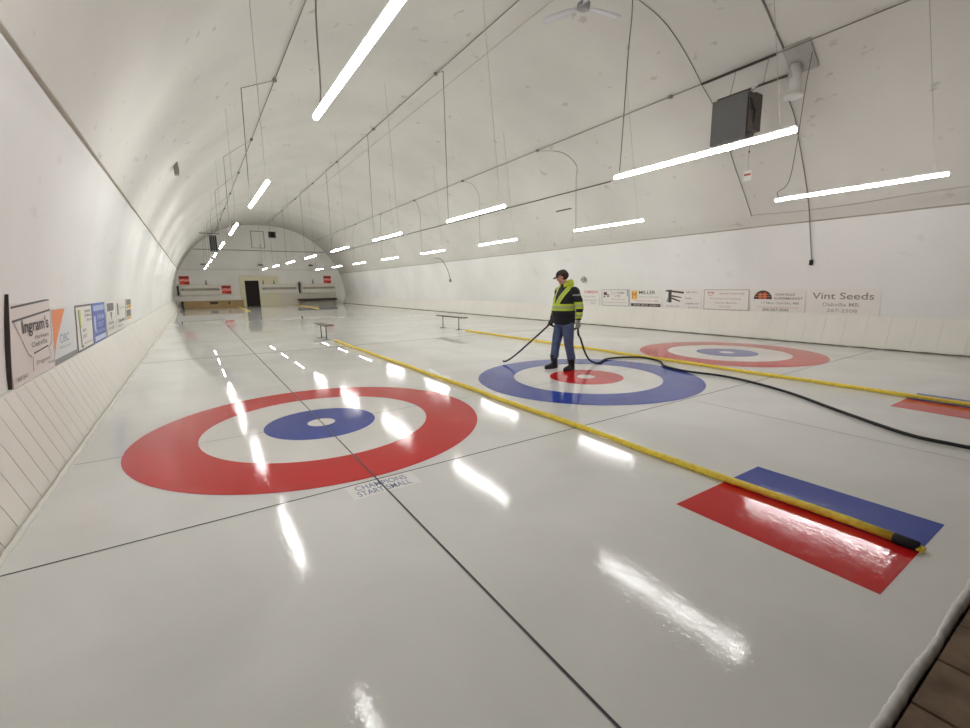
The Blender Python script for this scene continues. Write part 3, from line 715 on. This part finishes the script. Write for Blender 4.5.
# ------------------------------------------------------------------ yellow dividers and benches
def divider(lab, x, ya, yb, cap=True, seed=1):
    rnd = random.Random(seed); t = thing('yellow_divider', lab, 'sheet divider', (x, ya, .031), group='yellow foam sheet dividers')
    n = 60; pts = [(.012*math.sin(i*.55+seed)+rnd.uniform(-.004,.004), (yb-ya)*i/n, 0) for i in range(n+1)]
    MB().tube(pts, [.027+rnd.uniform(-.0015,.002) for _ in pts], 12).build('foam_tube', YEL, t, smooth=True)
    if cap:
        MB().tube([(0,.0,0),(0,-.015,0),(0,-.11,-.003),(0,-.115,-.003)], [.029,.031,.03,.027], 14).build('black_cap', BLACK, t)
        mb = MB(); mb.tube([(-.018,-.11,-.008),(-.022,-.128,-.01)], [.012,.012], 8); mb.tube([(.018,-.11,-.008),(.022,-.128,-.01)], [.012,.012], 8)
        mb.tube([(-.026,-.13,-.01),(.026,-.13,-.01)], .012, 8); mb.build('end_loop', YEL, t)
divider('long yellow foam divider ending in a black cap on the red and blue rectangle', 2.25, -4.53, 8.05)
divider('long yellow foam divider beyond the middle house running to the right edge', 6.71, -4.5, 8.0, seed=3)
divider('short stretch of yellow divider near the far end, left of the door line', 2.15, 30.2, 39.9, False, 4)
divider('short stretch of yellow divider near the far end, by the dark shelf', 6.85, 30.2, 39.9, False, 5)
def bench(lab, x, ya, yb):
    t = thing('low_bench', lab, 'bench', (x, ya, 0), group='low benches standing on the ice'); L = yb-ya
    MB().box((-.13,0,.43),(.13,L,.462)).build('seat_board', BROWN, t, bevel=.008)
    for y in (.42, L-.32):
        MB().tube([(0,y,.01),(0,y,.43)], .017, 10).build('leg', LEGM, t)
        MB().box((-.13,y-.02,.0),(.13,y+.02,.012)).build('foot_bar', LEGM, t)
bench('low brown topped bench on the ice at the end of the nearer divider', 2.16, 8.2, 9.6)
bench('low brown topped bench on the ice at the end of the farther divider', 6.76, 8.15, 10.1)

# ------------------------------------------------------------------ the person
man = thing('person', 'person in black and lime safety jacket, cap and jeans holding a black hose', 'person', (4.558, .768, 0), rz=math.radians(173))
SKIN = mat('skin', (214,160,138), .55, noise=.08, nscale=30); 
def ring(c, rx, ry, n=20, tilt=0):
    c = Vector(c); return [c+Vector((rx*math.cos(2*PI*k/n), ry*math.sin(2*PI*k/n), -tilt*rx*math.cos(2*PI*k/n))) for k in range(n)]
HR = Matrix.Rotation(math.radians(-38), 3, 'Z') @ Matrix.Rotation(math.radians(20), 3, 'Y')   # head: turned to his right, bowed
HC = Vector((.065, -.01, 1.68))
def H(x, y, z): return HC + HR @ Vector((x, y, z))
legs = [[(.0,-.10,.93),(.09,-.13,.50),(.125,-.145,.10)], [(-.0,.10,.93),(.02,.155,.50),(-.03,.18,.10)]]   # right, left
armR = [(-.02,-.205,1.45),(-.0,-.27,1.17),(.13,-.2,.93)]
armL = [(-.04,.205,1.45),(-.10,.285,1.17),(-.075,.285,.92)]
mb = MB()
mb.ring_loft([ring((-.0,0,.86),.11,.15), ring((.0,0,1.0),.12,.16), ring((.0,0,1.2),.12,.17), ring((-.01,0,1.38),.11,.18), ring((-.01,0,1.47),.08,.14), ring((.0,0,1.52),.055,.06), ring((.05,0,1.60),.055,.055), ring((.07,-.01,1.66),.05,.05)])
for l in legs: mb.tube(spline(l, 6), [.085-.04*i/12 for i in range(13)], 14)
for a in (armR, armL):
    s_ = spline(a, 6); mb.tube(s_, [.055-.025*i/12 for i in range(13)], 12)
# head
mb.ell(H(-.012,0,.035), (.098,.078,.095), HR); mb.ell(H(.035,0,-.035), (.062,.058,.075), HR); mb.ell(H(.062,0,-.085), (.028,.03,.022), HR)
mb.ell(H(.098,0,-.015), (.022,.013,.022), HR); mb.ell(H(.088,0,.012), (.014,.011,.028), HR)
for s in (-1,1): mb.ell(H(.0,s*.078,-.005), (.018,.01,.03), HR); mb.ell(H(.07,s*.03,-.03),(.022,.022,.02),HR)
mb.ell(H(.085,0,-.052),(.012,.024,.006),HR); mb.ell(H(.084,0,-.064),(.012,.02,.006),HR)
# feet inside the boots
for (x, y) in ((.14,-.145),(-.015,.18)): mb.ell((x,y,.05),(.1,.035,.035))
body = remesh(mb.build('body', SKIN, man), .011, 2)
for s in (-1,1):
    MB().ell(H(.082,s*.03,.012),(.008,.012,.008),HR).build('eye', mat('eye', (60,44,36), .3), man)
# hair around the back and sides below the cap
mb = MB(); mb.ell(H(-.025,0,.02),(.098,.086,.09),HR)
for v in list(mb.bm.verts):
    l = HR.inverted() @ (v.co-HC)
    if l.x > .02: v.co = HC + HR @ Vector((.02, l.y, l.z))
mb.build('hair', mat('dark brown hair', (74,40,38), .8, noise=.3, nscale=60), man, smooth=True)
# cap: crown and brim
CAPM = mat('cap cloth', (78,72,60), .8, noise=.35, nscale=25, dark=(56,44,44))
cap = thing('cap_group', None, None); bpy.data.objects.remove(cap)
mb = MB(); rings = []
for i in range(9):
    a = i/8*PI/2*.97; r = math.cos(a)**.8; z = .045+.085*math.sin(a)
    rings.append([H(-.005+.108*r*math.cos(2*PI*k/22), .09*r*math.sin(2*PI*k/22), z) for k in range(22)])
mb.ring_loft(rings); cp_ = mb.build('cap', CAPM, man)
mb = MB(); rings = []
for j in range(7):
    q = j/6; rings_pts = []
    w = .078*math.cos((q)*1.0)**.5; x = .085+.085*q
    for k in range(9):
        s = -1+2*k/8; rings_pts.append((x-.035*s*s*(1-.2*q), w*s, .050-.018*s*s-.012*q))
    rings.append([H(*p) for p in rings_pts]+[H(p[0],p[1],p[2]-.006) for p in reversed(rings_pts)])
mb.ring_loft(rings); mb.build('cap_brim', CAPM, cp_)

# jacket material: black cloth, lime bands with grey reflective centres (cloth pattern)
jm = bpy.data.materials.new('safety jacket'); jm.use_nodes = True; nt = jm.node_tree; b = nt.nodes['Principled BSDF']; b.inputs['Roughness'].default_value = .75
tcn = N(nt, 'ShaderNodeTexCoord'); sep = N(nt, 'ShaderNodeSeparateXYZ'); nt.links.new(tcn.outputs['Object'], sep.inputs[0])
X_, Y_, Z_ = sep.outputs
def within(v, lo, hi): return math_node(nt, 'MULTIPLY', math_node(nt, 'GREATER_THAN', v, lo), math_node(nt, 'LESS_THAN', v, hi))
def mul(a, b_): return math_node(nt, 'MULTIPLY', a, b_)
def mx_(a, b_): return math_node(nt, 'MAXIMUM', a, b_)
absY = math_node(nt, 'ABSOLUTE', Y_)
sleeve = math_node(nt, 'GREATER_THAN', absY, .222); tors = math_node(nt, 'SUBTRACT', 1.0, sleeve)
def bands(e):
    tb_ = mul(tors, within(Z_, 1.085+e, 1.205-e)); su = mul(sleeve, within(Z_, 1.12+e, 1.24-e)); sl = mul(sleeve, within(Z_, .95+e, 1.06-e))
    cen = math_node(nt, 'SUBTRACT', absY, math_node(nt, 'MULTIPLY_ADD', math_node(nt, 'SUBTRACT', Z_, 1.2), .36, .05))
    strap = mul(mul(tors, math_node(nt, 'GREATER_THAN', Z_, 1.2)), within(cen, -.048+e, .048-e))
    return mx_(mx_(tb_, su), mx_(sl, strap))
lime, refl = bands(0), bands(.033)
m1 = N(nt, 'ShaderNodeMix', data_type='RGBA'); m1.inputs[6].default_value = lin((22,24,30)); m1.inputs[7].default_value = lin((196,216,62)); nt.links.new(lime, m1.inputs[0])
m2 = N(nt, 'ShaderNodeMix', data_type='RGBA'); m2.inputs[7].default_value = lin((168,180,120)); nt.links.new(refl, m2.inputs[0]); nt.links.new(m1.outputs[2], m2.inputs[6])
# small pale print on the sleeve
pr = mul(math_node(nt, 'GREATER_THAN', Y_, .235), mul(within(Z_, 1.345, 1.375), within(X_, -.1, .03)))
wv = N(nt, 'ShaderNodeTexNoise'); wv.inputs['Scale'].default_value = 70; nt.links.new(tcn.outputs['Object'], wv.inputs['Vector'])
pr = mul(pr, math_node(nt, 'GREATER_THAN', wv.outputs[0], .48))
m3 = N(nt, 'ShaderNodeMix', data_type='RGBA'); m3.inputs[7].default_value = lin((170,170,176)); nt.links.new(pr, m3.inputs[0]); nt.links.new(m2.outputs[2], m3.inputs[6])
nt.links.new(m3.outputs[2], b.inputs['Base Color'])
nz = N(nt, 'ShaderNodeTexNoise'); nz.inputs['Scale'].default_value = 14; nt.links.new(tcn.outputs['Object'], nz.inputs['Vector'])
bpn = N(nt, 'ShaderNodeBump'); bpn.inputs['Strength'].default_value = .6; bpn.inputs['Distance'].default_value = .02
nt.links.new(nz.outputs[0], bpn.inputs['Height']); nt.links.new(bpn.outputs[0], b.inputs['Normal'])
mb = MB()
mb.ring_loft([ring((.012,0,.835),.165,.195), ring((.015,0,.86),.195,.208), ring((.03,0,.98),.212,.218), ring((.035,0,1.10),.212,.218), ring((.025,0,1.22),.198,.214), ring((.01,0,1.34),.172,.216), ring((-.01,0,1.43),.13,.215), ring((-.015,0,1.49),.10,.16), ring((-.01,0,1.535),.09,.1), ring((.0,0,1.56),.08,.085)])
for a in (armR, armL):
    s_ = spline(a, 6); n_ = len(s_); mb.tube([s_[0]+Vector((0,0,-.02))]+s_[1:], [.088-.030*i/(n_-1)+(.006*math.sin(i*2.1)) for i in range(n_)], 16)
    mb.ell(s_[0]+Vector((0,0,-.015)), (.088,.08,.075))
remesh(mb.build('jacket', jm, man), .011, 3)
# lime hood lying on the shoulders and round the neck
mb = MB(); rings = []
for k in range(15):
    a = math.radians(28)+k/14*math.radians(304)
    wb = .036+.034*max(0, -math.cos(a))
    c = Vector((-.015+.092*math.cos(a), .1*math.sin(a), 1.545+.02*(-math.cos(a))))
    d = Vector((math.cos(a), math.sin(a), 0))
    rings.append([c+d*(wb*.8*math.cos(p))+Vector((0,0,wb*1.15*math.sin(p))) for p in [2*PI*j/10 for j in range(10)]])
mb.ring_loft(rings); remesh(mb.build('hood', mat('lime cloth', (206,222,58), .7, noise=.12, nscale=20), man), .009, 2)
# jeans
DEN = mat('denim', (84,98,132), .8, noise=.3, nscale=14, bump=.3, bscale=18, dark=(66,80,112))
mb = MB()
mb.ring_loft([ring((.01,0,.78),.12,.15), ring((.01,0,.85),.14,.165), ring((.01,0,.93),.14,.165)])
for l in legs:
    s_ = spline([l[0], l[1], (Vector(l[2])+Vector((0,0,.10)))], 6); rr = [.092,.10,.106,.102,.098,.092,.086,.082,.08,.078,.078,.08,.08]
    mb.tube(s_, rr, 18)
remesh(mb.build('jeans', DEN, man), .012, 3)
# boots
for (x, y, lab, yw) in ((.15,-.145,'right',.0),(-.005,.18,'left',.3)):
    R = Matrix.Rotation(yw, 3, 'Z'); base = Vector((x,y,0))
    def B(p): return base + R @ Vector(p)
    mb = MB(); mb.tube([B((-.035,0,.02)), B((-.035,0,.10)), B((-.02,0,.17)), B((-.02,0,.26))], [.056,.058,.066,.08], 16)
    mb.ring_loft([[B((xx+0*c, hw*math.cos(p), .028+max(0,hh*math.sin(p))+(-.02 if math.sin(p) < 0 else 0))) for c, p in [(0, 2*PI*k/16) for k in range(16)]] for xx, hw, hh in ((-.095,.03,.05),(-.08,.045,.07),(-.0,.05,.085),(.07,.053,.065),(.13,.052,.05),(.165,.04,.04),(.18,.02,.025))])
    bt = remesh(mb.build('boot', mat('black boot', (26,24,28), .5, noise=.2), man), .009, 2)
    mb = MB(); mb.ring_loft([[B((cx2+sx*math.cos(p)*(1), .05*math.sin(p)*(1.05 if math.cos(p) > 0 else .85), z)) for p in [2*PI*k/20 for k in range(20)] for cx2, sx in ((.042,.142),)] for z in (0,.024)])
    mb.build('sole', mat('boot sole', (44,40,38), .8), bt)
# gloved hands: palm, five fingers closed round the hose
def hand(name, wrist, grip, axis, back, m):
    """wrist, grip centre, hose axis, back = direction from hose to palm"""
    w, g, ax, bk = Vector(wrist), Vector(grip), Vector(axis).normalized(), Vector(back).normalized()
    bk = (bk-ax*bk.dot(ax)).normalized(); sd = ax.cross(bk)
    mb = MB(); pc = g+bk*.034
    mb.tube([w, w.lerp(pc, .55), pc], [.034,.034,.03], 12); mb.ell(pc, (.03,.03,.03))
    rot_ = Matrix((ax, sd, bk)).transposed(); mb.ell(pc, (.046,.034,.018), rot_)
    for k, (ln, rr) in enumerate(((.95,.0105),(1.05,.011),(1.0,.0105),(.82,.009))):
        o_ = g+ax*(.033-.022*k); pts = []
        for j in range(6):
            an = math.radians(-20+46*j*ln); pts.append(o_ + (sd*math.sin(an)+bk*math.cos(an))*.032)
        mb.tube([pc+ax*(.033-.022*k)*.9]+pts, [rr*1.2]+[rr*(1-.05*j) for j in range(6)], 8)
    an = [g+ax*.045+bk*.03, g+ax*.052-sd*.02+bk*.016, g+ax*.045-sd*.033-bk*.005, g+ax*.03-sd*.026-bk*.024]
    mb.tube([pc]+an, [.016,.014,.013,.012,.010], 8)
    return remesh(mb.build(name, m, man), .0045, 1)
GL = mat('grey glove', (150,150,138), .8, noise=.2, nscale=30); GB = mat('dark glove', (52,50,50), .8, noise=.2)
gR, gL = Vector((.19,-.175,.845)), Vector((-.075,.285,.825))
hand('glove', armR[2], gR, (.55,-.3,-.75), (-.3,-.2,.5), GB)
hand('glove', armL[2], gL, (.1,-.2,-1), (0,.6,.3), GL)

# ------------------------------------------------------------------ black flooding hose with wand
mw = Matrix.Translation((4.558,.768,0)) @ Matrix.Rotation(math.radians(173), 4, 'Z')
GR_, GLw = mw @ gR, mw @ gL
tip = Vector((4.02, 1.86, .06))
hs = thing('flooding_hose', 'black hose with a spray wand held by the person and snaking over the ice', 'hose', (GR_.x, GR_.y, 0)); o0 = Vector((GR_.x, GR_.y, 0))
w_ = spline([GR_+(GR_-tip).normalized()*.05, GR_, GR_.lerp(tip, .35)+Vector((0,0,-.02)), GR_.lerp(tip, .8)+Vector((0,0,-.035)), tip+Vector((-.02,-.02,.0)), tip+(tip-GR_).normalized()*.1+Vector((0,0,.05))], 6)
MB().tube([p-o0 for p in w_], [.017]*(len(w_)-3)+[.02,.02,.016], 10).build('wand', mat('wand', (58,58,56), .45, .2), hs, smooth=True)
z0 = .022
fl = [(5.36,.72),(5.5,.74),(5.66,.84),(5.95,.95),(6.3,.88),(6.62,.62),(6.5,.12),(6.12,-.27),(5.99,-.8),(6.08,-1.33),(5.98,-1.85),(5.68,-2.54),(5.26,-3.15),(4.93,-3.65),(4.73,-4.0),(4.70,-4.23),(4.78,-4.6),(5.3,-4.82),(5.9,-4.84)]
bk_ = [GR_+Vector((.0,0,-.0)), mw @ Vector((.12,-.24,.80)), mw @ Vector((-.08,-.27,.72)), mw @ Vector((-.235,-.1,.70)), mw @ Vector((-.22,.14,.80)), mw @ Vector((-.13,.25,.87)), GLw, GLw+Vector((.0,-.02,-.16))]
dn = [Vector((4.82,.62,.55)), Vector((4.95,.65,.32)), Vector((5.14,.70,.12))]
h_ = spline(bk_+dn+[Vector((x, y, z0)) for x, y in fl], 8)
for p in h_: p.z = max(p.z, z0)
MB().tube([p-o0 for p in h_], .018, 10).build('hose', BLACK, hs, smooth=True)
